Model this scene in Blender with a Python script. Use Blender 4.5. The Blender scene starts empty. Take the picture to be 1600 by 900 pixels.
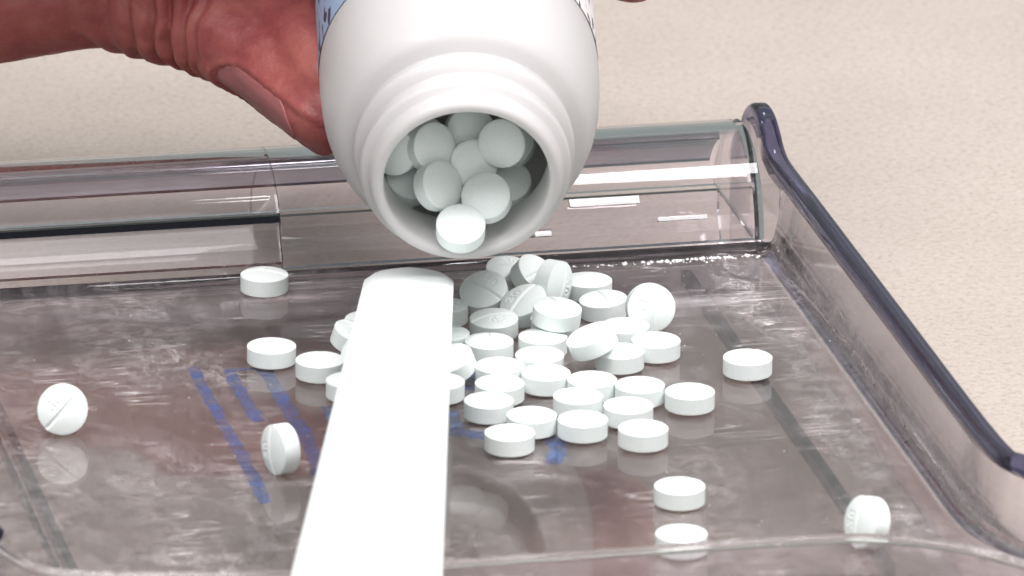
import bpy, bmesh, math, random
from mathutils import Vector, Matrix, Quaternion, noise

S = 0.001                      # everything below is written in millimetres
scene = bpy.context.scene
C = scene.collection
random.seed(7)

# ------------------------------------------------------------ camera
cam_data = bpy.data.cameras.new("camera")
cam = bpy.data.objects.new("camera", cam_data)
C.objects.link(cam)
right = Vector((0.9773, -0.2114, 0.0103)); up = Vector((0.0614, 0.3295, 0.9421)); fwd = Vector((0.2025, 0.9202, -0.3350))
mw = Matrix.Identity(4)
for i in range(3):
    mw[i][0], mw[i][1], mw[i][2] = right[i], up[i], -fwd[i]
mw.translation = Vector((-296.45, -1346.78, 490.37)) * S
cam.matrix_world = mw
cam_data.sensor_width = 36.0
cam_data.lens = 13673.5 / 1600 * 36.0
cam_data.clip_start = 0.05
cam_data.clip_end = 50
cam_data.dof.use_dof = True
cam_data.dof.focus_distance = 1.462
cam_data.dof.aperture_fstop = 48
scene.camera = cam

# ------------------------------------------------------------ room light
world = bpy.data.worlds.new("World"); scene.world = world
world.use_nodes = True
bg = world.node_tree.nodes["Background"]
bg.inputs[0].default_value = (0.86, 1.0, 0.96, 1)
bg.inputs[1].default_value = 0.26

def area(name, loc, target, sx, sy, power, col):
    l = bpy.data.lights.new(name, 'AREA'); l.shape = 'RECTANGLE'
    l.size, l.size_y, l.energy, l.color = sx, sy, power, col
    o = bpy.data.objects.new(name, l); C.objects.link(o)
    o.location = loc
    o.rotation_euler = (Vector(target) - Vector(loc)).to_track_quat('-Z', 'Y').to_euler()
    return o
area("ceiling_panel_lamp", (-0.60, -0.54, 1.58), (-0.48, -0.1, 0), 1.30, 0.70, 27, (1.0, 0.955, 0.965))
area("ceiling_panel_lamp", (0.80, -0.42, 1.62), (0.70, -0.30, 0), 0.92, 0.66, 32, (1.0, 0.955, 0.965))
area("ceiling_tube_lamp", (0.345, 1.25, 1.62), (0.345, 0.4, 0), 0.07, 0.34, 0.8, (1.0, 0.97, 0.98))
area("video_softbox_lamp", (-0.10, -2.20, 1.20), (-0.02, 0, 0), 1.10, 0.95, 8.5, (1.0, 0.95, 0.94))

scene.view_settings.view_transform = 'Standard'
scene.view_settings.look = 'None'
scene.view_settings.exposure = 0.25
scene.view_settings.gamma = 1.0
scene.view_settings.use_curve_mapping = False
scene.render.engine = 'CYCLES'
scene.cycles.use_denoising = True
scene.cycles.max_bounces = 20
scene.cycles.transmission_bounces = 16
scene.cycles.glossy_bounces = 8
scene.cycles.transparent_max_bounces = 16
scene.cycles.caustics_refractive = True
scene.cycles.caustics_reflective = True
scene.cycles.blur_glossy = 0.5
scene.cycles.sample_clamp_indirect = 25.0

# ------------------------------------------------------------ materials
def mat(name):
    m = bpy.data.materials.new(name); m.use_nodes = True
    nt = m.node_tree
    return m, nt, nt.nodes["Principled BSDF"], nt.nodes["Material Output"]
def N(nt, kind, **kw):
    n = nt.nodes.new(kind)
    for k, v in kw.items():
        if k.startswith('i_'):
            n.inputs[k[2:].replace('_', ' ')].default_value = v
        else:
            setattr(n, k, v)
    return n
def ramp(nt, src, stops):
    r = nt.nodes.new('ShaderNodeValToRGB')
    els = r.color_ramp.elements
    while len(els) < len(stops): els.new(0.5)
    for e, (pos, col) in zip(els, stops):
        e.position = pos
        e.color = col if isinstance(col, tuple) else (col, col, col, 1)
    nt.links.new(src, r.inputs[0])
    return r
def coords(nt, scale=(1, 1, 1), rot=(0, 0, 0)):
    tc = nt.nodes.new('ShaderNodeTexCoord'); mp = nt.nodes.new('ShaderNodeMapping')
    mp.inputs['Scale'].default_value = scale; mp.inputs['Rotation'].default_value = rot
    nt.links.new(tc.outputs['Object'], mp.inputs['Vector'])
    return mp.outputs[0]
def noise_tex(nt, vec, scale, detail=4, rough=0.55, dist=0.0):
    n = N(nt, 'ShaderNodeTexNoise'); n.inputs['Scale'].default_value = scale; n.inputs['Detail'].default_value = detail
    n.inputs['Roughness'].default_value = rough; n.inputs['Distortion'].default_value = dist
    nt.links.new(vec, n.inputs['Vector'])
    return n.outputs[0]
def math_node(nt, op, a, b=None):
    n = N(nt, 'ShaderNodeMath', operation=op)
    for i, v in enumerate((a, b)):
        if v is None: continue
        if isinstance(v, (int, float)): n.inputs[i].default_value = v
        else: nt.links.new(v, n.inputs[i])
    return n.outputs[0]

def plastic(name, tint, rough=0.02, scuff=0.0, scuff_scale=1.0, ior=1.49):
    """clear smoke-tinted plastic; scuff = how much powder and scratching lies on it"""
    m, nt, b, out = mat(name)
    b.inputs['Base Color'].default_value = (*tint, 1)
    b.inputs['Transmission Weight'].default_value = 1.0
    b.inputs['IOR'].default_value = ior
    b.inputs['Roughness'].default_value = rough
    if scuff > 0:
        v = coords(nt, (1000, 480, 1000))
        vs = coords(nt, (560, 620, 1000), (0, 0, 0.5))
        vs2 = coords(nt, (1150, 300, 1000), (0, 0, 0.35))
        big = ramp(nt, noise_tex(nt, v, 0.040 * scuff_scale, 4, 0.62, 0.9), [(0.40, 0.0), (0.66, 1.0)]).outputs[0]
        fine = ramp(nt, noise_tex(nt, vs, 0.35 * scuff_scale, 9, 0.80, 0.8), [(0.44, 0.0), (0.70, 1.0)]).outputs[0]
        fin2 = ramp(nt, noise_tex(nt, vs2, 0.22 * scuff_scale, 9, 0.82, 1.4), [(0.50, 0.0), (0.76, 1.0)]).outputs[0]
        grain = ramp(nt, noise_tex(nt, v, 2.2, 3, 0.6), [(0.35, 0.25), (0.65, 1.0)]).outputs[0]
        dots = ramp(nt, noise_tex(nt, v, 1.6, 2, 0.5), [(0.70, 0.0), (0.76, 1.0)]).outputs[0]
        scr = None      # hairline scratches: thin level lines of stretched noise in two directions
        for rot in (0.5, -0.9, 1.9):
            w = noise_tex(nt, coords(nt, (60, 700, 1000), (0, 0, rot)), 0.22 * scuff_scale, 2, 0.5)
            w = math_node(nt, 'ABSOLUTE', math_node(nt, 'SUBTRACT', w, 0.5))
            w = ramp(nt, w, [(0.0, 1.0), (0.007, 0.0)]).outputs[0]
            scr = w if scr is None else math_node(nt, 'MAXIMUM', scr, w)
        part = ramp(nt, noise_tex(nt, v, 0.07, 3, 0.6, 0.5), [(0.52, 0.0), (0.66, 1.0)]).outputs[0]
        k = math_node(nt, 'MULTIPLY', big, math_node(nt, 'ADD', fine, math_node(nt, 'MULTIPLY', fin2, 0.8)))
        k = math_node(nt, 'MULTIPLY', k, grain)
        k = math_node(nt, 'ADD', k, math_node(nt, 'MULTIPLY', dots, 0.22))
        k = math_node(nt, 'ADD', k, math_node(nt, 'MULTIPLY', math_node(nt, 'MULTIPLY', scr, part), 0.9))
        k = math_node(nt, 'ADD', math_node(nt, 'MULTIPLY', k, scuff), scuff * 0.09)
        k = math_node(nt, 'MINIMUM', k, 0.75)
        d = N(nt, 'ShaderNodeBsdfDiffuse'); d.inputs[0].default_value = (0.72, 0.67, 0.68, 1)
        mix = N(nt, 'ShaderNodeMixShader')
        nt.links.new(k, mix.inputs[0]); nt.links.new(b.outputs[0], mix.inputs[1]); nt.links.new(d.outputs[0], mix.inputs[2])
        nt.links.new(mix.outputs[0], out.inputs[0])
    return m

M = {}
M['deck'] = plastic('deck_plastic', (0.655, 0.60, 0.59), 0.045, 0.50)
M['wall'] = plastic('wall_plastic', (0.915, 0.875, 0.91), 0.10, 0.24, 1.2)
M['lid'] = plastic('lid_plastic', (0.975, 0.945, 0.975), 0.02, 0.06, 0.8)
M['lip'] = plastic('lip_plastic', (0.92, 0.90, 0.88), 0.12, 0.85, 0.8)
M['rim'] = plastic('rim_plastic', (0.17, 0.165, 0.31), 0.04, 0.03)  # darker tint stands in for light lost inside the thick edge
M['dark_band'] = plastic('dark_band_plastic', (0.43, 0.45, 0.50), 0.06)  # dark tint paints the dark reflection along the lid's top
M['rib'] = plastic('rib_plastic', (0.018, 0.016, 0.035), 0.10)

# countertop laminate
m, nt, b, out = mat('laminate'); M['counter'] = m
v = coords(nt, (1000, 1000, 1000))
n1 = noise_tex(nt, v, 0.85, 5, 0.80)
n2 = noise_tex(nt, v, 0.030, 3, 0.5)
base = ramp(nt, n1, [(0.31, (0.30, 0.255, 0.22, 1)), (0.46, (0.44, 0.385, 0.345, 1)), (0.58, (0.48, 0.424, 0.385, 1)), (0.75, (0.53, 0.478, 0.44, 1))])
tone = ramp(nt, n2, [(0.3, (0.93, 0.92, 0.91, 1)), (0.7, (1.0, 0.995, 0.99, 1))])
mx = N(nt, 'ShaderNodeMix', data_type='RGBA', blend_type='MULTIPLY'); mx.inputs[0].default_value = 1.0
nt.links.new(base.outputs[0], mx.inputs[6]); nt.links.new(tone.outputs[0], mx.inputs[7])
nt.links.new(mx.outputs[2], b.inputs['Base Color'])
b.inputs['Roughness'].default_value = 0.55
bp = N(nt, 'ShaderNodeBump'); bp.inputs['Strength'].default_value = 0.12; bp.inputs['Distance'].default_value = 0.0003
nt.links.new(n1, bp.inputs['Height']); nt.links.new(bp.outputs[0], b.inputs['Normal'])

# pill
m, nt, b, out = mat('pressed_powder'); M['pill'] = m
v = coords(nt, (1000, 1000, 1000))
n1 = noise_tex(nt, v, 3.0, 4, 0.6)
r = ramp(nt, n1, [(0.3, (0.78, 0.84, 0.825, 1)), (0.7, (0.84, 0.89, 0.875, 1))])
nt.links.new(r.outputs[0], b.inputs['Base Color'])
b.inputs['Roughness'].default_value = 0.62
b.inputs['Specular IOR Level'].default_value = 0.3
bp = N(nt, 'ShaderNodeBump'); bp.inputs['Strength'].default_value = 0.15; bp.inputs['Distance'].default_value = 0.0001
nt.links.new(n1, bp.inputs['Height']); nt.links.new(bp.outputs[0], b.inputs['Normal'])

def simple(name, col, rough=0.4, sub=0.0, spec=0.5, rad=(1, 1, 1), scl=0.001):
    m, nt, b, out = mat(name)
    b.inputs['Base Color'].default_value = (*col, 1); b.inputs['Roughness'].default_value = rough
    b.inputs['Specular IOR Level'].default_value = spec
    b.inputs['Subsurface Weight'].default_value = sub
    b.inputs['Subsurface Radius'].default_value = rad; b.inputs['Subsurface Scale'].default_value = scl
    return m, nt, b
M['bottle'], nt, b = simple('bottle_plastic', (0.66, 0.64, 0.645), 0.38, 0.35, 0.45, (1, 0.9, 0.85), 0.002)
v = coords(nt, (1000, 1000, 1000))
bp = N(nt, 'ShaderNodeBump'); bp.inputs['Strength'].default_value = 0.10; bp.inputs['Distance'].default_value = 0.0004
nt.links.new(noise_tex(nt, v, 0.5, 3), bp.inputs['Height']); nt.links.new(bp.outputs[0], b.inputs['Normal'])
btl = nt.nodes['Material Output']; tl = N(nt, 'ShaderNodeBsdfTranslucent'); tl.inputs[0].default_value = (0.74, 0.80, 0.76, 1)
mxs = N(nt, 'ShaderNodeMixShader'); mxs.inputs[0].default_value = 0.22
nt.links.new(b.outputs[0], mxs.inputs[1]); nt.links.new(tl.outputs[0], mxs.inputs[2]); nt.links.new(mxs.outputs[0], btl.inputs[0])
M['spatula'], nt, b = simple('spatula_plastic', (0.86, 0.91, 0.905), 0.30, 0.0, 0.5)
bp = N(nt, 'ShaderNodeBump'); bp.inputs['Strength'].default_value = 0.08; bp.inputs['Distance'].default_value = 0.0004
v = coords(nt, (1000, 100, 1000)); nt.links.new(noise_tex(nt, v, 0.5, 3), bp.inputs['Height']); nt.links.new(bp.outputs[0], b.inputs['Normal'])
M['crumb'], _, _ = simple('pill_powder', (0.86, 0.84, 0.84), 0.7)

# worn blue print under the deck
m, nt, b, out = mat('worn_blue_print'); M['print'] = m
v = coords(nt, (1000, 1000, 1000))
k = ramp(nt, noise_tex(nt, v, 0.30, 9, 0.85, 0.9), [(0.40, 0.05), (0.60, 0.80)]).outputs[0]
b.inputs['Base Color'].default_value = (0.060, 0.110, 0.28, 1); b.inputs['Roughness'].default_value = 0.06
tr = N(nt, 'ShaderNodeBsdfTransparent'); mix = N(nt, 'ShaderNodeMixShader')
nt.links.new(k, mix.inputs[0]); nt.links.new(tr.outputs[0], mix.inputs[1]); nt.links.new(b.outputs[0], mix.inputs[2])
nt.links.new(mix.outputs[0], out.inputs[0])

# skin
m, nt, b, out = mat('skin'); M['skin'] = m
v = coords(nt, (1000, 1000, 1000))
n1 = noise_tex(nt, v, 0.085, 6, 0.66, 0.5)
n2 = noise_tex(nt, v, 1.3, 5, 0.65)
r1 = ramp(nt, n1, [(0.36, (0.30, 0.058, 0.062, 1)), (0.52, (0.37, 0.092, 0.086, 1)), (0.72, (0.45, 0.145, 0.115, 1))])
r2 = ramp(nt, n2, [(0.3, (0.88, 0.86, 0.86, 1)), (0.7, (1.0, 1.0, 1.0, 1))])
mx = N(nt, 'ShaderNodeMix', data_type='RGBA', blend_type='MULTIPLY'); mx.inputs[0].default_value = 1.0
nt.links.new(r1.outputs[0], mx.inputs[6]); nt.links.new(r2.outputs[0], mx.inputs[7])
nt.links.new(mx.outputs[2], b.inputs['Base Color'])
b.inputs['Roughness'].default_value = 0.44; b.inputs['Specular IOR Level'].default_value = 0.5
b.inputs['Subsurface Weight'].default_value = 0.18; b.inputs['Subsurface Radius'].default_value = (1.0, 0.3, 0.18)
b.inputs['Subsurface Scale'].default_value = 0.0025
bp = N(nt, 'ShaderNodeBump'); bp.inputs['Strength'].default_value = 0.35; bp.inputs['Distance'].default_value = 0.0004
nt.links.new(n2, bp.inputs['Height']); nt.links.new(bp.outputs[0], b.inputs['Normal'])
M['nail'], _, _ = simple('thumb_nail_plate', (0.36, 0.12, 0.125), 0.36, 0.15, 0.5, (1, 0.4, 0.3), 0.001)

# bottle label: pale paper, a blue panel and small dark print, laid out on the label's own UV
m, nt, b, out = mat('label_paper'); M['label'] = m
uv = N(nt, 'ShaderNodeUVMap'); sx = N(nt, 'ShaderNodeSeparateXYZ'); nt.links.new(uv.outputs[0], sx.inputs[0])
blue = ramp(nt, sx.outputs[0], [(0.0, 0.0), (0.395, 0.0), (0.396, 1.0), (0.605, 1.0), (0.606, 0.0)]).outputs[0]
mp = N(nt, 'ShaderNodeMapping'); mp.inputs['Scale'].default_value = (110, 10, 1); nt.links.new(uv.outputs[0], mp.inputs[0])
wn = N(nt, 'ShaderNodeTexNoise'); wn.inputs['Scale'].default_value = 1.0; wn.inputs['Detail'].default_value = 1
nt.links.new(mp.outputs[0], wn.inputs['Vector'])
tick = ramp(nt, wn.outputs[0], [(0.58, 0.0), (0.60, 1.0)]).outputs[0]
zone = ramp(nt, sx.outputs[0], [(0.0, 1.0), (0.13, 1.0), (0.132, 0.0), (0.37, 0.0), (0.372, 1.0), (0.62, 1.0), (0.622, 0.0), (0.87, 0.0), (0.872, 1.0)]).outputs[0]
tick = math_node(nt, 'MULTIPLY', tick, zone)
c1 = N(nt, 'ShaderNodeMix', data_type='RGBA'); c1.inputs[6].default_value = (0.80, 0.78, 0.79, 1); c1.inputs[7].default_value = (0.30, 0.40, 0.58, 1)
nt.links.new(blue, c1.inputs[0])
c2 = N(nt, 'ShaderNodeMix', data_type='RGBA'); c2.inputs[7].default_value = (0.05, 0.05, 0.08, 1)
nt.links.new(tick, c2.inputs[0]); nt.links.new(c1.outputs[2], c2.inputs[6]); nt.links.new(c2.outputs[2], b.inputs['Base Color'])
b.inputs['Roughness'].default_value = 0.4

# ------------------------------------------------------------ helpers
def link(name, me, material=None, parent=None, smooth=True):
    o = bpy.data.objects.new(name, me); C.objects.link(o)
    if material is not None and not me.materials: me.materials.append(material)
    if smooth:
        for p in me.polygons: p.use_smooth = True
    if parent is not None: o.parent = parent
    return o
def tag(o, label=None, cat=None, group=None, kind=None):
    for k, v in (('label', label), ('category', cat), ('group', group), ('kind', kind)):
        if v: o[k] = v
    return o
def empty(name, loc=(0, 0, 0)):
    e = bpy.data.objects.new(name, None); C.objects.link(e)
    e.empty_display_size = 0.01; e.location = Vector(loc) * S
    return e
def mesh(name, verts, faces, sharp=None):
    me = bpy.data.meshes.new(name)
    me.from_pydata([Vector(v) * S for v in verts], [], faces)
    bm = bmesh.new(); bm.from_mesh(me)
    bmesh.ops.recalc_face_normals(bm, faces=bm.faces)
    if sharp is not None:
        for e in bm.edges:
            if len(e.link_faces) == 2 and e.calc_face_angle(0) > math.radians(sharp): e.smooth = False
    bm.to_mesh(me); bm.free()
    return me
def extrude_x(prof, x0, x1):
    """closed (Y, z) outline pulled along X"""
    n = len(prof)
    v = [(x0, y, z) for y, z in prof] + [(x1, y, z) for y, z in prof]
    f = [(i, (i + 1) % n, n + (i + 1) % n, n + i) for i in range(n)]
    f += [tuple(range(n)), tuple(range(n, 2 * n))]
    return v, f
def extrude_z(outline, z0, z1):
    n = len(outline)
    v = [(x, y, z0) for x, y in outline] + [(x, y, z1) for x, y in outline]
    f = [(i, (i + 1) % n, n + (i + 1) % n, n + i) for i in range(n)] + [tuple(range(n)), tuple(range(n, 2 * n))]
    return v, f
def merge(*parts):
    V, F = [], []
    for v, f in parts:
        k = len(V); V += list(v); F += [tuple(i + k for i in q) for q in f]
    return V, F
def catmull(pts, n=6):
    P = [Vector(p) for p in pts]; P = [P[0] * 2 - P[1]] + P + [P[-1] * 2 - P[-2]]
    out = []
    for i in range(1, len(P) - 2):
        a, b, c, d = P[i - 1:i + 3]
        for k in range(n):
            t = k / n
            out.append(0.5 * ((2 * b) + (c - a) * t + (2 * a - 5 * b + 4 * c - d) * t * t + (3 * b - a - 3 * c + d) * t ** 3))
    out.append(P[-2].copy())
    return out
def sweep(path, section, side=None):
    """section: list of (w, h): w along the sideways direction, h along the other; closed at both ends"""
    V, F = [], []; n = len(section(0.5) if callable(section) else section); m = len(path)
    for i, p in enumerate(path):
        t = (path[min(i + 1, m - 1)] - path[max(i - 1, 0)]).normalized()
        if side is not None: w = (Vector(side) - t * t.dot(Vector(side))).normalized()
        else: w = t.cross(Vector((0, 0, 1))).normalized()
        h = w.cross(t).normalized()
        sec = section(i / (m - 1)) if callable(section) else section
        for a, b in sec: V.append(p + w * a + h * b)
    for i in range(m - 1):
        for j in range(n):
            F.append((i * n + j, i * n + (j + 1) % n, (i + 1) * n + (j + 1) % n, (i + 1) * n + j))
    F += [tuple(range(n)), tuple(range((m - 1) * n, m * n))]
    return V, F
def round_rect(w, h, r, k=4):
    out = []
    for cx, cy, a0 in ((w / 2 - r, h / 2 - r, 0), (-w / 2 + r, h / 2 - r, 90), (-w / 2 + r, -h / 2 + r, 180), (w / 2 - r, -h / 2 + r, 270)):
        for i in range(k + 1):
            a = math.radians(a0 + 90 * i / k); out.append((cx + r * math.cos(a), cy + r * math.sin(a)))
    return out
def lathe(prof, seg=96, closed=True):
    """prof: (radius, z) ring outline"""
    V, F = [], []; n = len(prof)
    for r, z in prof:
        for k in range(seg):
            a = 2 * math.pi * k / seg; V.append((r * math.cos(a), r * math.sin(a), z))
    for i in range(n if closed else n - 1):
        j = (i + 1) % n
        for k in range(seg): F.append((i * seg + k, i * seg + (k + 1) % seg, j * seg + (k + 1) % seg, j * seg + k))
    return V, F

# ------------------------------------------------------------ countertop
COUNTER_Z = -14.0
v, f = extrude_z([(-900, -760), (900, -760), (900, 1100), (-900, 1100)], COUNTER_Z - 30, COUNTER_Z)
o = link('countertop', mesh('countertop', v, f), M['counter'], smooth=False); tag(o, kind='structure')

# ------------------------------------------------------------ counting tray
tray = empty('pill_counting_tray', (-30, -50, COUNTER_Z))
tag(tray, 'clear smoke-tinted plastic pill counting tray lying on the beige countertop', 'tray')
tray_inv = Vector((30, 50, -COUNTER_Z)) * S
def tpart(name, vf, material, smooth=True, sharp=30, parent=None):
    o = link(name, mesh(name, *vf, sharp=sharp), material, parent or tray, smooth)
    if parent is None: o.location = tray_inv
    return o
RIGHT_PATH = catmull([(96, -151, 0), (82, -145.6, 0), (68, -140.6, 0), (58.5, -135, 0), (53.2, -127, 0), (51.0, -117, 0), (50.8, -100, 0), (50.8, -60, 0), (50.8, 0, 0), (50.8, 11.1, 0)], 5)
LEFT_PATH = [Vector((-110.8, y, 0)) for y in (11.1, -40, -80, -117)]
def foot(path, off):
    m = len(path); out = []
    for i, p in enumerate(path):
        t = (path[min(i + 1, m - 1)] - path[max(i - 1, 0)]).normalized()
        out.append(p + t.cross(Vector((0, 0, 1))).normalized() * off)
    return out
FR = [(p.x, p.y) for p in foot(RIGHT_PATH, 44.5 - 50.8)]; FL = [(p.x, p.y) for p in foot(LEFT_PATH, 44.5 - 50.8)]
mid_edge = [(86, -175), (64, -175), (54.5, -163), (49.5, -156.5), (44.5, -150), (38, -144.2), (30, -139.4), (21, -136.9), (-64, -136.2), (-88, -132.6), (-97, -129.0), (-101.5, -124.5)]
deck_outline = FL[:1] + FR[::-1] + mid_edge + FL[:0:-1]
V, F = extrude_z(deck_outline, -2.0, 0.0)
nF = len(FR)
drop = set(range(1, nF)) | set(range(1 + nF + len(mid_edge), len(deck_outline)))
F = [q for i, q in enumerate(F) if i not in drop]                          # open where the walls grow out of it
tpart('deck', (V, F), M['deck'], False)

# side walls: filleted foot, leaning web, skirt down to the counter
def wall_section(mirror):
    pr = [(44.5, 0.0), (45.6, 0.2), (46.6, 0.75), (47.4, 1.6), (47.9, 2.7), (48.3, 5.0), (49.1, 10.7),
          (51.4, 10.7), (50.9, 5.0), (50.5, -13.7), (49.1, -13.7), (49.0, -2.0), (44.5, -2.0)]
    return [((-60 - x if mirror else x), z) for x, z in pr]
for mirror in (False, True):
    path = LEFT_PATH if mirror else RIGHT_PATH
    sec = [(x - 50.8, z) for x, z in wall_section(False)]
    V, F = sweep(path, sec); k = len(sec)
    F = [q for q in F if not (len(q) == 4 and sorted(i % k for i in q) == [0, 0, k - 1, k - 1])]   # the foot runs into the deck
    tpart('side_wall', (V, F), M['wall'])
    # cheek plate closing the trough
    k = -1 if mirror else 1
    X = lambda x: (-60 - x if mirror else x)
    prof = [(11.2, -13.7), (11.2, 10.6), (19, 10.7), (24, 11.8), (27.5, 14.4), (31, 15.6), (36, 15.2), (40, 12.4), (41.4, 8), (41.6, -13.7)]
    a, b_ = sorted((X(48.6), X(50.2)))
    tpart('trough_cheek', extrude_x(prof, a, b_), M['wall'], False)
    # rim bead: runs back along the wall, steps up over the trough and drops behind it
    if not mirror:
        pts = [(96, -151, 11.0), (82, -145.6, 11.4), (68, -140.6, 11.8), (58.5, -135, 12), (53.2, -127, 12), (51.0, -117, 12), (50.8, -60, 12), (50.8, 0, 12), (50.8, 17, 12),
               (50.8, 23, 12.9), (50.8, 27.2, 15.4), (50.8, 31, 16.9), (50.8, 35.5, 16.7), (50.8, 40.2, 13.6), (50.8, 42.4, 8), (50.8, 42.6, -6)]
        tpart('rim', sweep(catmull(pts, 6), round_rect(3.3, 2.7, 1.0)), M['rim'], sharp=60)
    else:
        pts = [(-106.0, -118.0, 8), (-109.6, -112, 10.5), (-110.8, -104, 12), (-110.8, -60, 12), (-110.8, 0, 12), (-110.8, 17, 12),
               (-110.8, 23, 12.9), (-110.8, 27.2, 15.4), (-110.8, 31, 16.9), (-110.8, 35.5, 16.7), (-110.8, 40.2, 13.6), (-110.8, 42.4, 8), (-110.8, 42.6, -6)]
        tpart('rim', sweep(catmull(pts, 6), round_rect(3.3, 2.7, 1.0)), M['rim'], sharp=60)
def thin(z0, z1, w): return [(-w / 2, z0), (w / 2, z0), (w / 2, z1), (-w / 2, z1)]
# front wall, low, curling away at one end and out into the spout at the other
fp = [(-110.0, -106, 0), (-107.4, -114, 0), (-105.2, -119.5, 0), (-101.1, -128.2, 0), (-92.8, -132.4, 0), (-78, -135.4, 0), (-64.3, -137.0, 0), (-41.2, -137.6, 0), (-7.6, -137.6, 0), (20.3, -138.0, 0),
      (29.8, -140.4, 0), (38.5, -145.5, 0), (46.0, -153.5, 0), (54, -163.5, 0), (60, -171, 0)]
fpath = catmull(fp, 6)
tpart('front_wall', sweep(fpath, thin(-13.7, 5.7, 1.3)), M['wall'])
tpart('front_lip', sweep([p + Vector((0, 0, 6.3)) for p in fpath], round_rect(1.7, 1.3, 0.6)), M['lip'], sharp=60)
# two ribs moulded under the deck
tpart('rib', extrude_z([(30.3, 5.5), (32.0, 5.5), (32.0, -132), (30.3, -132)], -4.2, -2.06), M['rib'], False)
tpart('rib', extrude_z([(-93.6, 5.5), (-92.2, 5.5), (-92.2, -130), (-93.6, -130)], -4.2, -2.06), M['rib'], False)
tpart('rib', extrude_z([(-95.6, 5.5), (-94.9, 5.5), (-94.9, -130), (-95.6, -130)], -3.4, -2.06), M['rib'], False)
# trough
def arc(cy, cz, r, a0, a1, n):
    return [(cy - r * math.cos(math.radians(a0 + (a1 - a0) * i / n)), cz + r * math.sin(math.radians(a0 + (a1 - a0) * i / n))) for i in range(n + 1)]
tr_prof = arc(26, 1.2, 15.1, 0, -180, 40) + arc(26, 1.2, 13.8, -180, 0, 40)
trough = tpart('trough', extrude_x(tr_prof, -105.8, 46.2), M['lid'])
lipp = [(9.4, -2.0), (9.4, 1.1), (9.7, 1.6), (10.2, 1.75), (10.7, 1.4), (10.75, -2.0)]
tpart('trough_lip', extrude_x(lipp, -104.4, 47.0), M['lid'])
endp = arc(26, 1.2, 13.7, 0, -180, 30)
tpart('trough_end', extrude_x(endp, 44.6, 46.1), M['lid'])
tpart('trough_end', extrude_x(endp, -105.7, -104.2), M['lid'])
# lid: half cylinder; its lower front is cut back into a sloping finger recess over most of its length
RO, RI, CY, CZ = 15.7, 13.9, 26.0, 2.2
right_prof = arc(CY, CZ, RO, 0, 180, 56) + arc(CY, CZ, RI, 180, 0, 56)
lid = tpart('lid', extrude_x(right_prof, -37.0, 44.2), M['lid'])
def lchild(name, vf, material, smooth=True, sharp=30):
    return link(name, mesh(name, *vf, sharp=sharp), material, lid, smooth)
left_prof = arc(CY, CZ, RO, 35, 180, 48) + arc(CY, CZ, RI, 180, 37, 48)
lchild('recessed_shell', extrude_x(left_prof, -104.2, -37.1), M['lid'])
facet = [(13.9, 9.3), (13.0, 7.4), (11.9, 5.2), (10.5, 3.0), (11.8, 2.9), (13.1, 5.2), (14.2, 7.4), (15.0, 8.9)]
lchild('finger_recess', extrude_x(facet, -104.2, -37.1), M['lid'])
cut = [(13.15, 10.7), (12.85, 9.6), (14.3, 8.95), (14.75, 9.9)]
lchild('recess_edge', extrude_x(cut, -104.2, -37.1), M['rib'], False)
lchild('dark_band_strip', extrude_x(arc(CY, CZ, 13.75, 108, 152, 24) + arc(CY, CZ, 12.3, 152, 108, 24), -104.1, 42.5), M['dark_band'])  # added strip, tinted dark to paint the reflection band under the lid's top
capp = arc(CY, CZ, RO, 0, 180, 56)
capi = arc(CY, CZ, RO - 0.5, 0, 180, 56)
n = len(capp)
V = [(44.25, y, z) for y, z in capp] + [(45.6, y, z) for y, z in capp] + [(46.0, y, z) for y, z in capi]
F = [(i, i + 1, n + i + 1, n + i) for i in range(n - 1)] + [(n + i, n + i + 1, 2 * n + i + 1, 2 * n + i) for i in range(n - 1)]
F += [tuple(range(n)), tuple(range(2 * n, 3 * n)), (n - 1, 0, n, 2 * n - 1), (2 * n - 1, n, 2 * n, 3 * n - 1)]
lchild('lid_end', (V, F), M['lid'])
V, F = extrude_x(capp, -105.7, -104.25)
lchild('lid_end', (V, F), M['lid'])
# short bars added on the lid's lower front, tilted to mirror lamp glints
for x0, x1, t_deg, rr in ((12.5, 24.5, 29, 1.5), (1.5, 9.0, 12, 1.3), (27.5, 36, 16, 0.8)):
    a_ = math.radians(t_deg); cy, cz = CY - (RO + 0.1) * math.cos(a_), CZ + (RO + 0.1) * math.sin(a_)
    d_ = math.radians(48); fy, fz = -math.sin(d_) * rr, -math.cos(d_) * rr
    p0 = (cy - fy * 0.5, cz - fz * 0.5 + 0.25); p1 = (p0[0] + fy, p0[1] + fz)
    lchild('glint_bar', extrude_x([p0, p1, (p1[0] + 0.5, p1[1] - 0.35), (p1[0] + 1.2, p1[1] - 0.2), (p0[0] + 0.9, p0[1] - 0.6)], x0, x1), M['lid'], False)

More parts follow.
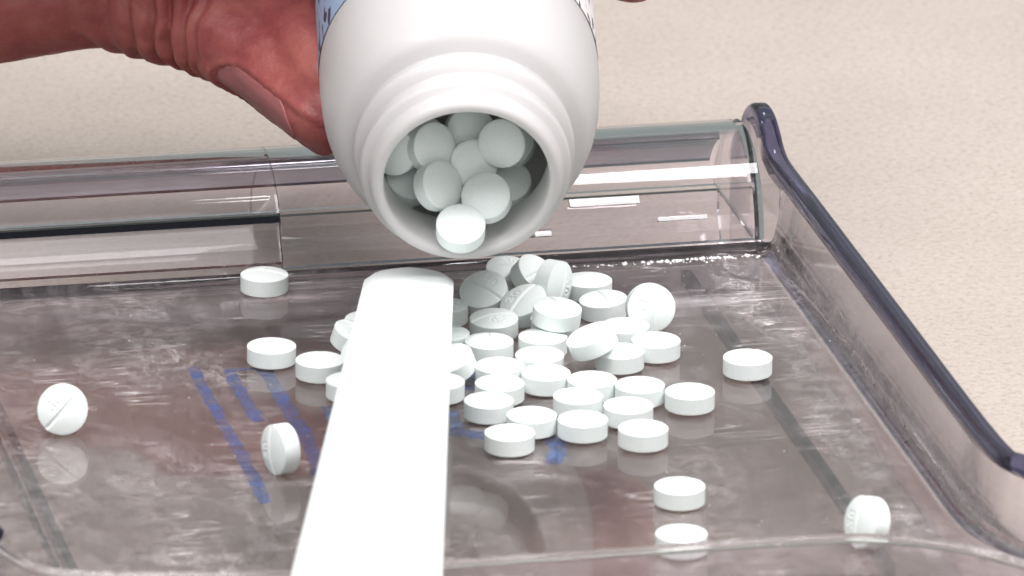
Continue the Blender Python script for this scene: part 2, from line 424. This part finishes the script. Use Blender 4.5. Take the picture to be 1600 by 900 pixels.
# print on the deck, stroke by stroke
strokes = [([(-59.3, -28), (-59.3, -44), (-59.1, -58), (-58.9, -69), (-58.9, -82), (-59.0, -91)], 2.3), ([(-53.7, -31), (-53.8, -40), (-53.4, -55)], 2.4),
           ([(-48.1, -31), (-47.8, -39), (-47.8, -47), (-47.5, -53), (-47.5, -69), (-48.3, -80)], 2.8), ([(-41.2, -50), (-42.0, -65)], 2.2),
           ([(-14.2, -36), (-16.8, -47)], 3.2), ([(-22.0, -56), (-22.5, -64)], 2.2), ([(-25.5, -64.5), (-21.7, -66.2), (-17.0, -69.5)], 3.4),
           ([(-12.6, -67.5), (-9.2, -70.4), (-9.0, -76), (-11.0, -82.5)], 3.2), ([(-54.5, -30.4), (-46.8, -30.4)], 1.2)]
for pts, w in strokes:
    P = catmull([(x, y, 0) for x, y in pts], 8); V, F = [], []
    for i, p in enumerate(P):
        t = (P[min(i + 1, len(P) - 1)] - P[max(i - 1, 0)]).normalized(); s_ = Vector((-t.y, t.x, 0)) * w / 2
        lo = Vector((0, 0, 0.015))
        V += [p + s_ * random.uniform(0.72, 1.1) + lo, p - s_ * random.uniform(0.72, 1.1) + lo]
    F = [(2 * i, 2 * i + 1, 2 * i + 3, 2 * i + 2) for i in range(len(P) - 1)]
    tpart('printed_stroke', (V, F), M['print'], False)

# ------------------------------------------------------------ pills
def seg_dist(px, py, ax, ay, bx, by):
    dx, dy = bx - ax, by - ay; L = dx * dx + dy * dy
    t = max(0, min(1, ((px - ax) * dx + (py - ay) * dy) / L)) if L else 0
    return math.hypot(px - ax - t * dx, py - ay - t * dy)
def glyph_paths():
    # "30" pressed beside the score line (score along local x, digits read along it)
    out = []
    three = [(-0.45, 0.62), (-0.2, 0.8), (0.15, 0.8), (0.4, 0.58), (0.4, 0.3), (0.12, 0.08), (-0.1, 0.05), (0.12, 0.02), (0.42, -0.22), (0.42, -0.55), (0.15, -0.8), (-0.2, -0.8), (-0.45, -0.6)]
    zero = [(0.42 * math.cos(a), 0.8 * math.sin(a)) for a in [2 * math.pi * i / 14 for i in range(15)]]
    for g, cx in ((three, -0.72), (zero, 0.72)):
        out.append([(cx + x, 1.75 + y * 0.95) for x, y in g])
    return out
GL = glyph_paths()
def pill_mesh():
    R, HB, CAP = 4.0, 1.36, 0.72
    def cap_z(x, y, marked):
        r2 = (x * x + y * y) / (R * R)
        z = HB + CAP * (1 - r2)
        if marked:
            fade = min(1.0, max(0.0, (1 - math.sqrt(r2)) / 0.08))
            d = abs(y) / 0.22
            z -= 0.36 * math.exp(-d * d) * (0.55 + 0.45 * fade)
            if 0.6 < y < 2.9 and abs(x) < 1.6:
                dm = min(seg_dist(x, y, *g[i], *g[i + 1]) for g in GL for i in range(len(g) - 1))
                z -= 0.13 * math.exp(-(dm / 0.16) ** 2)
        return z
    V, F = [], []
    def cap(sign, marked, rings, seg):
        # rings of constant radius; fine enough for the pressed digits on the marked face
        base = len(V); V.append((0, 0, sign * cap_z(0, 0, marked)))
        for i in range(1, rings + 1):
            rr = (R - 0.12) * i / rings
            for k in range(seg):
                a = 2 * math.pi * k / seg; x, y = rr * math.cos(a), rr * math.sin(a)
                V.append((x, y, sign * cap_z(x, y, marked)))
        for k in range(seg): F.append((base, base + 1 + k, base + 1 + (k + 1) % seg))
        for i in range(rings - 1):
            for k in range(seg):
                p = base + 1 + i * seg
                F.append((p + k, p + (k + 1) % seg, p + seg + (k + 1) % seg, p + seg + k))
        return base + 1 + (rings - 1) * seg
    seg = 160
    t = cap(1, True, 56, seg); b_ = cap(-1, False, 10, seg)
    rings = [t]
    for z in (HB - 0.06, -HB + 0.06):
        s0 = len(V); rings.append(s0)
        for k in range(seg):
            a = 2 * math.pi * k / seg; V.append((R * math.cos(a), R * math.sin(a), z))
    rings.append(b_)
    for p, q in zip(rings, rings[1:]):
        for k in range(seg): F.append((p + k, p + (k + 1) % seg, q + (k + 1) % seg, q + k))
    return mesh('pill', V, F, sharp=42)
PM = pill_mesh()
PM.materials.append(M['pill'])
for p in PM.polygons: p.use_smooth = True
FLAT = 'white round pill lying flat in the loose spill of pills on the tray deck'
PILLS = [
    ((-41.12, 5.30, 1.96), (0.984, 0.000, 0.000, -0.179), "white pill lying flat against the foot of the tray's covered trough"),
    ((-46.42, -29.15, 1.96), (0.035, 0.000, 0.000, -0.999), 'white pill lying flat beyond the worn blue print, apart from the spill'),
    ((-39.91, -37.12, 1.96), (0.779, 0.000, 0.000, 0.627), 'white pill lying flat with its score notch showing, left of the spatula blade'),
    ((-36.91, -47.38, 1.96), (0.968, 0.000, 0.000, 0.251), 'white flat pill half covered by the white spatula, on its worn-blue-print side'),
    ((-28.22, -19.20, 1.96), (0.330, 0.000, 0.000, -0.944), 'white pill behind the tilted one, mostly covered by the spatula'),
    ((-22.85, -50.62, 1.96), (0.379, 0.000, 0.000, 0.925), "white flat pill peeking out from under the spatula's edge on the spill side"),
    ((-16.97, -60.71, 1.96), (0.812, 0.000, 0.000, -0.584), "white flat pill between the spatula's edge and the spill, by the bright blue stroke"),
    ((-13.55, -53.17, 1.96), (0.854, 0.000, 0.000, 0.521), FLAT),
    ((-11.82, -45.10, 1.96), (0.919, 0.000, 0.000, -0.394), FLAT),
    ((-5.18, -49.75, 1.96), (0.137, 0.000, 0.000, -0.991), FLAT),
    ((-4.33, -41.33, 1.96), (0.953, 0.000, 0.000, -0.304), FLAT),
    ((-11.63, -68.53, 1.96), (0.072, 0.000, 0.000, 0.997), 'white flat pill tucked behind the one between the blue patches'),
    ((-16.80, -75.78, 1.96), (0.217, 0.000, 0.000, 0.976), "white flat pill at the spill's edge between the two worn blue patches"),
    ((-2.44, -61.34, 1.96), (0.787, 0.000, 0.000, -0.617), FLAT),
    ((-4.03, -71.91, 1.96), (0.999, 0.000, 0.000, -0.051), "white flat pill at the spill's front, with clear brown deck before it"),
    ((1.48, -54.23, 1.96), (0.398, 0.000, 0.000, 0.917), FLAT),
    ((8.49, -58.16, 1.96), (0.995, 0.000, 0.000, -0.099), FLAT),
    ((4.52, -67.13, 1.96), (0.975, 0.000, 0.000, -0.223), FLAT),
    ((4.53, -77.68, 1.96), (0.848, 0.000, 0.000, 0.529), "white flat pill ending the spill's front corner towards the lone flat pill"),
    ((15.73, -62.61, 1.96), (0.334, 0.000, 0.000, -0.942), 'white pill lying flat at the outer edge of the spill, facing the side wall'),
    ((8.84, -42.02, 1.96), (0.599, 0.000, 0.000, -0.801), 'white flat pill under the raised end of the tilted pill'),
    ((15.86, -37.96, 1.96), (0.984, 0.000, 0.000, -0.180), 'white flat pill overlapping the foot of the upright scored pill'),
    ((28.67, -48.74, 1.96), (0.496, 0.000, 0.000, -0.868), "white pill lying flat on the dark rib line beside the tray's side wall"),
    ((4.32, -103.89, 1.96), (0.914, 0.000, 0.000, 0.407), "white pill lying flat alone between the spill and the tray's front lip"),
    ((-0.12, -123.96, 1.96), (0.007, 0.000, 0.000, 1.000), 'white pill lying flat right behind the front lip, partly seen through it'),
    ((11.40, -7.24, 1.96), (0.021, 0.000, 0.000, 1.000), 'greenish shaded pill lying flat at the back of the heap, near the trough'),
    ((12.47, -30.25, 1.96), (0.000, 0.000, 0.000, 1.000), 'white flat pill wedged between the upright scored pill and the tilted pill'),
    ((1.85, -24.82, 1.96), (0.991, 0.000, 0.000, -0.131), FLAT),
    ((-1.96, -32.84, 1.96), (0.455, 0.000, 0.000, 0.891), FLAT),
    ((-11.09, -33.39, 1.96), (0.763, 0.000, 0.000, 0.646), FLAT),
    ((-17.32, -28.32, 1.96), (0.069, 0.000, 0.000, -0.998), "white pill just showing past the spatula's tip at the heap's edge"),
    ((-14.81, -15.10, 1.96), (0.428, 0.000, 0.000, -0.904), "white pill just showing past the spatula's tip at the heap's edge"),
    ((-7.08, -11.12, 3.32), (0.852, 0.277, -0.026, -0.443), "white pill tipped up to show its face, at the heap's back under the bottle"),
    ((-8.00, -22.83, 2.00), (0.095, 0.019, 0.043, -0.994), "white pill in front of the tipped-up one, nearest the bottle's lip"),
    ((-1.59, -17.51, 3.12), (0.917, 0.053, -0.237, 0.315), 'white pill tilted sideways against its neighbours under the bottle mouth'),
    ((-0.47, 0.11, 2.31), (0.989, 0.112, 0.042, -0.085), "dim shaded pill lying behind the heap in the bottle's shadow"),
    ((2.58, -5.67, 3.64), (0.338, -0.140, 0.312, -0.877), "dim shaded pill leaning askew behind the heap in the bottle's shadow"),
    ((4.45, -11.62, 4.55), (0.587, 0.102, 0.687, -0.416), 'shaded pill standing on its rim at the back of the heap'),
    ((11.84, -16.95, 2.00), (0.676, -0.025, -0.037, 0.736), 'white pill in the heap next to the upright scored pill'),
    ((4.17, -42.27, 5.37), (0.975, 0.018, -0.191, -0.110), 'white pill tilted up on its neighbours at the middle of the spill'),
    ((1.00, -29.82, 5.80), (0.768, 0.021, 0.062, -0.637), 'white pill resting on top of two others below the bottle mouth'),
    ((-19.33, -42.47, 2.91), (0.261, 0.206, 0.030, -0.943), "white pill leaning by the spatula's edge next to a dark blue stroke"),
    ((-31.89, -26.47, 2.58), (0.452, 0.157, -0.016, 0.878), "white pill leaning with its rim showing, left of the spatula's tip"),
    ((-32.03, -35.54, 3.58), (0.617, -0.146, -0.296, 0.715), 'white pill tipped on its rim and half hidden by the spatula blade'),
    ((28.63, -126.88, 4.23), (0.778, 0.079, -0.591, 0.195), 'white pill standing on its rim behind the front lip near the spout'),
    ((-85.14, -54.70, 4.22), (0.744, 0.536, -0.305, 0.256), 'white scored pill standing on edge, face on, near the doubled dark rib'),
    ((-54.24, -78.31, 4.05), (0.696, 0.031, -0.691, 0.193), 'white pill standing on its rim over the worn blue printed strokes'),
    ((17.87, -24.98, 4.21), (0.594, 0.437, -0.426, 0.524), 'white scored pill standing upright with pressed digits beside the heap'),
]
def add_pill(pos, quat, label, group='pills spilled on the tray deck'):
    o = bpy.data.objects.new('pill', PM); C.objects.link(o)
    o.location = Vector(pos) * S
    o.rotation_mode = 'QUATERNION'; o.rotation_quaternion = Quaternion(quat).normalized()
    return tag(o, label, 'pill', group)
for pos, quat, label in PILLS:
    add_pill(pos, quat, label)

# ------------------------------------------------------------ pill bottle, mouth tipped down over the deck
MOUTH = Vector((-16.0, -37.9, 32.35))
AX = Vector((-0.157, -0.9517, -0.2638)).normalized()        # base -> mouth
SIDE = Vector((-0.9867, 0.1628, 0.0)).normalized()
DOWN = AX.cross(SIDE).normalized()
if DOWN.z > 0: DOWN = -DOWN
def BP(ax, s, d): return MOUTH - AX * ax + SIDE * s + DOWN * d   # a point in the bottle's own frame, mm
bottle = bpy.data.objects.new('pill_bottle', None); C.objects.link(bottle); bottle.empty_display_size = 0.01
bm4 = Matrix.Identity(4)
ex, ey, ez = -SIDE, DOWN, -AX
if ex.cross(ey).dot(ez) < 0: ey = -ey
for i in range(3): bm4[i][0], bm4[i][1], bm4[i][2] = ex[i], ey[i], ez[i]
bm4.translation = MOUTH * S
bottle.matrix_world = bm4
tag(bottle, 'open white plastic pill bottle tipped down, pouring pills over the tray', 'bottle')
outer = [(13.75, 0.15), (14.3, 0.0), (14.9, 0.15), (15.35, 0.7), (15.6, 1.6), (15.7, 2.4), (15.9, 3.0), (16.7, 3.5), (17.1, 4.1), (17.1, 4.9), (16.6, 5.5), (16.2, 6.1), (16.2, 7.2), (16.6, 7.7), (17.5, 8.3), (18.0, 9.2), (17.9, 10.2), (17.4, 10.8), (17.3, 11.3), (17.8, 11.7), (19.2, 12.3), (20.3, 13.3),
         (21.1, 14.9), (21.9, 17.8), (22.5, 21.0), (22.85, 25), (23.0, 29), (23.0, 32.8), (22.9, 33.4), (22.9, 90), (22.9, 104), (22.4, 107), (20.8, 109), (18, 109.6), (9, 109.0), (0.01, 108.8)]
inner = [(0.01, 107.2), (17.5, 107.2), (20.6, 105.5), (21.5, 102), (21.5, 34), (21.1, 27), (20.0, 20), (18.9, 16.4), (17.2, 14.0), (15.6, 12.4), (14.6, 10.6), (13.8, 9.0), (13.5, 7.0), (13.4, 1.2), (13.5, 0.5)]
body = link('bottle_body', mesh('bottle_body', *lathe(outer + inner, 128)), M['bottle'], bottle)
# wrap-around label
V, F, UVS = [], [], []
seg = 160
for ring, (r_, z) in enumerate(((23.06, 34.0), (23.06, 60), (23.06, 98))):
    for k in range(seg + 1):
        a = 2 * math.pi * k / seg; V.append((r_ * math.cos(a), r_ * math.sin(a), z)); UVS.append((k / seg, (z - 34.0) / 64))
for ring in range(2):
    for k in range(seg):
        p = ring * (seg + 1) + k; F.append((p, p + 1, p + seg + 2, p + seg + 1))
lm = bpy.data.meshes.new('label'); lm.from_pydata([Vector(v) * S for v in V], [], F)
ul = lm.uv_layers.new(name='UVMap')
for lp in lm.loops: ul.data[lp.index].uv = UVS[lp.vertex_index]
lab = link('label', lm, M['label'], bottle)
lab['label'] = 'white wrap-around label with a blue-grey panel and dark print'

# pills still inside the neck, heaped on the lower wall
def q_to(n, spin):
    n = -Vector(n).normalized()
    return Vector((0, 0, 1)).rotation_difference(n) @ Quaternion((0, 0, 1), spin)
INB = 'white pill heaped inside the mouth of the tipped bottle'
inside = [((0.4, 0.8, 9.2), (-0.1, -0.55, 0.80), 0.3, 'white pill sliding out over the lower lip of the bottle mouth'),
          ((7.2, 4.3, 5.4), (0.45, -0.80, 0.42), 1.2, INB), ((5.6, -3.6, 6.8), (-0.30, -0.75, 0.62), 2.2, INB), ((12.2, -1.4, 4.6), (0.1, -0.9, 0.35), 0.5, INB),
          ((12.6, 5.4, 1.4), (0.35, -0.85, 0.30), 0.9, INB), ((17.5, -1.2, 1.6), (0.0, -0.95, 0.30), 2.0, INB), ((12.6, -6.6, 0.6), (-0.5, -0.85, 0.15), 2.9, INB),
          ((13.6, 11.0, 2.6), (-0.55, -0.80, 0.10), 1.7, INB), ((19, 6.5, 4.5), (0.2, -0.8, 0.5), 0.2, INB), ((19, -8.0, 5.0), (-0.3, -0.8, 0.5), 1.1, INB),
          ((21, 1.5, 9), (0, -0.7, 0.7), 1.1, INB), ((14, 1.0, 11.5), (0, -0.6, 0.8), 1.6, INB), ((15.5, -7.5, 11.0), (-0.2, -0.6, 0.8), 0.6, INB), ((15.5, 9.0, 10.5), (0.2, -0.6, 0.8), 0.1, INB)]
for (ax, s_, d_), (nx, ny, nz), spin, label in inside:
    add_pill(BP(ax, s_, d_), q_to((nx, ny, nz), spin), label, 'pills inside the bottle' if label is INB else None)

# ------------------------------------------------------------ spatula
tip = Vector((-22.4, -24.0, 12.5)); hnd = Vector((-67.6, -214.0, 37.0))
ln = (hnd - tip); L0 = ln.length; t_ = ln.normalized()
w_ = t_.cross(Vector((0, 0, 1))).normalized(); u_ = w_.cross(t_).normalized()
if u_.z < 0: u_ = -u_
V, F = [], []
st = [0, 0.35, 1.1, 2.2, 3.6, 5.5, 8, 14, 30, 60, 100, 140, 180, 200, 225, 255, 262]
def half_w(d):
    full = 7.2 + (10.55 - 7.2) * min(d, 230) / L0
    if d < 6.5: return max(0.3, full - 5.6 * (1 - math.sqrt(max(0, 1 - ((6.5 - d) / 6.5) ** 2))))
    return full
K = 12
for d in st:
    h = half_w(d); p = tip + t_ * d
    for j in range(K + 1):
        x = -1 + 2 * j / K; e = 0.75 * (1 - abs(x) ** 10) ** 0.5
        V.append(p + w_ * (x * h) + u_ * (e * 1.0 - 0.0 + 0.25 * (1 - x * x)))
    for j in range(K + 1):
        x = 1 - 2 * j / K; e = 0.75 * (1 - abs(x) ** 10) ** 0.5
        V.append(p + w_ * (x * h) - u_ * (e * 1.0))
n = 2 * (K + 1)
for i in range(len(st) - 1):
    for j in range(n): F.append((i * n + j, i * n + (j + 1) % n, (i + 1) * n + (j + 1) % n, (i + 1) * n + j))
F += [tuple(range(n)), tuple(range((len(st) - 1) * n, len(st) * n))]
bl = link('spatula', mesh('spatula', V, F, sharp=50), M['spatula'])
tag(bl, 'flat white plastic counting spatula reaching over the tray to the heap of pills', 'spatula')

# ------------------------------------------------------------ hand
def ball(bm, c, r, sub=2):
    bmesh.ops.create_icosphere(bm, subdivisions=sub, radius=r * S, matrix=Matrix.Translation(Vector(c) * S))
def chain(bm, pts, step=1.6):
    """pts: (Vector, radius) joints; filled with overlapping balls so the union tapers"""
    for (a, ra), (b, rb) in zip(pts, pts[1:]):
        k = max(2, int((b - a).length / step))
        for i in range(k + 1):
            t = i / k; ball(bm, a.lerp(b, t), ra + (rb - ra) * t)
hb = bmesh.new()
T3, T2b, T2, T1b, T1, T0 = (Vector(v) for v in ((-28.0, 18.6, 26.4), (-34.9, 34.4, 31.3), (-43.4, 47.9, 34.6), (-59.8, 61.9, 36.6), (-75.6, 66.8, 36.2), (-107.3, 100.2, 42.7)))
chain(hb, [(T3, 7.0), (T3.lerp(T2b, 0.5), 7.3), (T2b, 7.9), (T2, 9.7), (T1b, 10.4), (T1, 13.6), (T0, 18.5)])
chain(hb, [(T2b + DOWN * 1.0, 7.4), (T3 + DOWN * 0.5 + SIDE * 0.6, 6.4)])
# the fleshy side of the thumb that is pressed towards the bottle
chain(hb, [(T3 + up * 5.2 + right * 0.4, 6.6), (T2b + up * 6.0 + right * 4.6, 7.6), (T2 + up * 6 + right * 6, 8.6), (T2 + up * 5 - right * 4, 9.4)])
# palm and wrist
chain(hb, [(T0, 18), (BP(114, 126, -30), 20), (BP(114, 146, -84), 22)], 4)
for ax, s_, d_, r_ in ((72, 88, -40, 12), (88, 89, -43, 13), (104, 92, -43, 13), (118, 97, -40, 12)):
    chain(hb, [(BP(ax, s_, d_), r_), (BP(105 + (ax - 95) * 0.5, 122, -62), 17), (BP(112, 146, -92), 20)], 4)
chain(hb, [(BP(112, 146, -90), 22), (BP(114, 165, -130), 23), (BP(114, 180, -165), 26)], 5)
# four fingers over the top of the bottle
for ax, r_, dx in ((64.5, 7.9, 0), (83, 8.1, -1), (101, 7.7, 0), (118, 6.8, 4)):
    k = [(BP(ax + 6, 87, -41), r_ + 2.6), (BP(ax + 3, 56, -45), r_ + 1.2), (BP(ax + 1, 27, -39), r_ + 0.6), (BP(ax, 0, -32.0), r_), (BP(ax - 0.5, -18, -28), r_ - 0.5), (BP(ax - 1, -28.5 + dx, -14), r_ - 1.2), (BP(ax - 1.2, -30.2 + dx, 0.0), r_ - 2.0)]
    chain(hb, k, 1.8)
me = bpy.data.meshes.new('hand'); hb.to_mesh(me); hb.free()
tmp = bpy.data.objects.new('hand_tmp', me); C.objects.link(tmp)
md = tmp.modifiers.new('r', 'REMESH'); md.mode = 'VOXEL'; md.voxel_size = 0.00065
sm = tmp.modifiers.new('s', 'SMOOTH'); sm.iterations = 10; sm.factor = 0.5
dg = bpy.context.evaluated_depsgraph_get()
hm = bpy.data.meshes.new_from_object(tmp.evaluated_get(dg))
bpy.data.objects.remove(tmp)
# skin folds: furrows across the thumb joint, and the fold round the nail
cam_to = -fwd
tax = (T3 - T2).normalized()
creases = [(-8.6, 1.0, 0.75), (-4.6, 1.35, 0.7), (-1.4, 1.7, 0.65), (1.8, 1.2, 0.65), (4.4, 0.7, 0.7), (-12.5, 0.5, 0.9), (-17.5, 0.4, 1.0)]
jd = (T2b - T1b).normalized()
nail_dir = (cam_to * 0.36 + (-right * 0.68 - up * 0.62)).normalized()
nail_dir = (nail_dir - tax * nail_dir.dot(tax)).normalized(); nail_side = tax.cross(nail_dir).normalized()
LT = (T3 - T2).length; NA = math.radians(40)
hm.update()
nrm = [v.normal.copy() for v in hm.vertices]
for v, nv in zip(hm.vertices, nrm):
    p = v.co / S
    if (p - T2).length < 34:
        q = p - T2
        s_ = q.dot(jd) + 1.6 * noise.noise(p * 0.13) + 0.14 * q.dot(up)
        d = 0.0
        for c0, dep, w in creases:
            e = (s_ - c0) / w
            d -= dep * math.exp(-e * e)
            e2 = (s_ - c0 - 1.9) / 1.4
            d += 0.30 * dep * math.exp(-e2 * e2)
        rad = (q - jd * q.dot(jd)).length
        d *= 1.0 if rad < 16 else max(0, 1 - (rad - 16) / 6)
        v.co += nv * d * S
    q = p - T2; s_ = q.dot(tax)
    if 0.15 * LT < s_ < 1.5 * LT and q.length < 45:
        rr = q - tax * s_; x = math.atan2(rr.dot(nail_side), rr.dot(nail_dir)) / NA
        if rr.length < 14 and abs(x) < 2:
            d_end = (LT * (0.36 + 0.13 * x * x) - s_); d_lat = (abs(x) - 1) * NA * 7.5
            dist = max(d_end, d_lat)                                        # mm outside the nail plate
            v.co += nv * S * (0.50 * math.exp(-((dist - 1.0) / 0.9) ** 2) - 0.25 * math.exp(-(dist / 0.35) ** 2))
    d2 = 0.25 * noise.noise(p * 0.16) + 0.12 * noise.noise(p * 0.5)
    v.co += nv * d2 * S
hand = link('hand', hm, M['skin'])
tag(hand, 'reddish hand holding the tipped pill bottle with thumb and fingers', 'hand')
V, F = [], []
nu, nv_ = 20, 16
from mathutils.bvhtree import BVHTree
bvh = BVHTree.FromPolygons([v.co for v in hm.vertices], [p.vertices[:] for p in hm.polygons])
for layer in (0, 1):
    for i in range(nu + 1):
        for j in range(nv_ + 1):
            x = -1 + 2 * j / nv_
            a = NA * x
            s0 = LT * (0.36 + 0.13 * x * x); s1 = LT * (0.98 - 0.12 * x * x)
            s_ = s0 + (s1 - s0) * i / nu
            ctr = T2 + tax * s_
            dr = (nail_dir * math.cos(a) + nail_side * math.sin(a)).normalized()
            hit = bvh.ray_cast((ctr + dr * 25) * S, -dr)
            r_ = (hit[0] / S - ctr).length if hit[0] is not None else 7.0
            r_ = min(r_, 9.6)
            lift = (0.22 * (1 - x * x * 0.85) * min(1, i / 3 + 0.15)) if layer == 0 else -0.6
            V.append(ctr + dr * (r_ + lift))
W_ = (nu + 1) * (nv_ + 1)
idx = lambda l, i, j: l * W_ + i * (nv_ + 1) + j
for l in (0, 1):
    for i in range(nu):
        for j in range(nv_): F.append((idx(l, i, j), idx(l, i + 1, j), idx(l, i + 1, j + 1), idx(l, i, j + 1)))
for i in range(nu):
    for j in (0, nv_): F.append((idx(0, i, j), idx(0, i + 1, j), idx(1, i + 1, j), idx(1, i, j)))
for j in range(nv_):
    for i in (0, nu): F.append((idx(0, i, j), idx(0, i, j + 1), idx(1, i, j + 1), idx(1, i, j)))
link('thumb_nail', mesh('thumb_nail', V, F), M['nail'], hand)

# ------------------------------------------------------------ pill powder caught along the trough's lip
V, F = [], []
def crumb(x, y, z, r):
    k = len(V); rot = random.uniform(0, 6)
    for a in range(5): V.append((x + r * math.cos(rot + a * 1.257) * random.uniform(0.6, 1.2), y + r * math.sin(rot + a * 1.257) * random.uniform(0.6, 1.2), z))
    V.append((x + random.uniform(-.2, .2) * r, y, z + r * random.uniform(0.6, 1.1)))
    for a in range(5): F.append((k + a, k + (a + 1) % 5, k + 5))
    F.append(tuple(k + 4 - a for a in range(5)))
for i in range(150):
    crumb(31 + random.gauss(0, 7.5), 8.9 - abs(random.gauss(0, 0.7)), 0.02, abs(random.gauss(0.16, 0.12)) + 0.05)
for i in range(260):
    crumb(random.uniform(-88, 40), random.uniform(-118, 8), 0.02, abs(random.gauss(0.03, 0.04)) + 0.03)
o = link('pill_powder', mesh('pill_powder', V, F), M['crumb'], smooth=False)
tag(o, 'white pill crumbs scattered on the deck and along the trough foot', 'powder', kind='stuff')
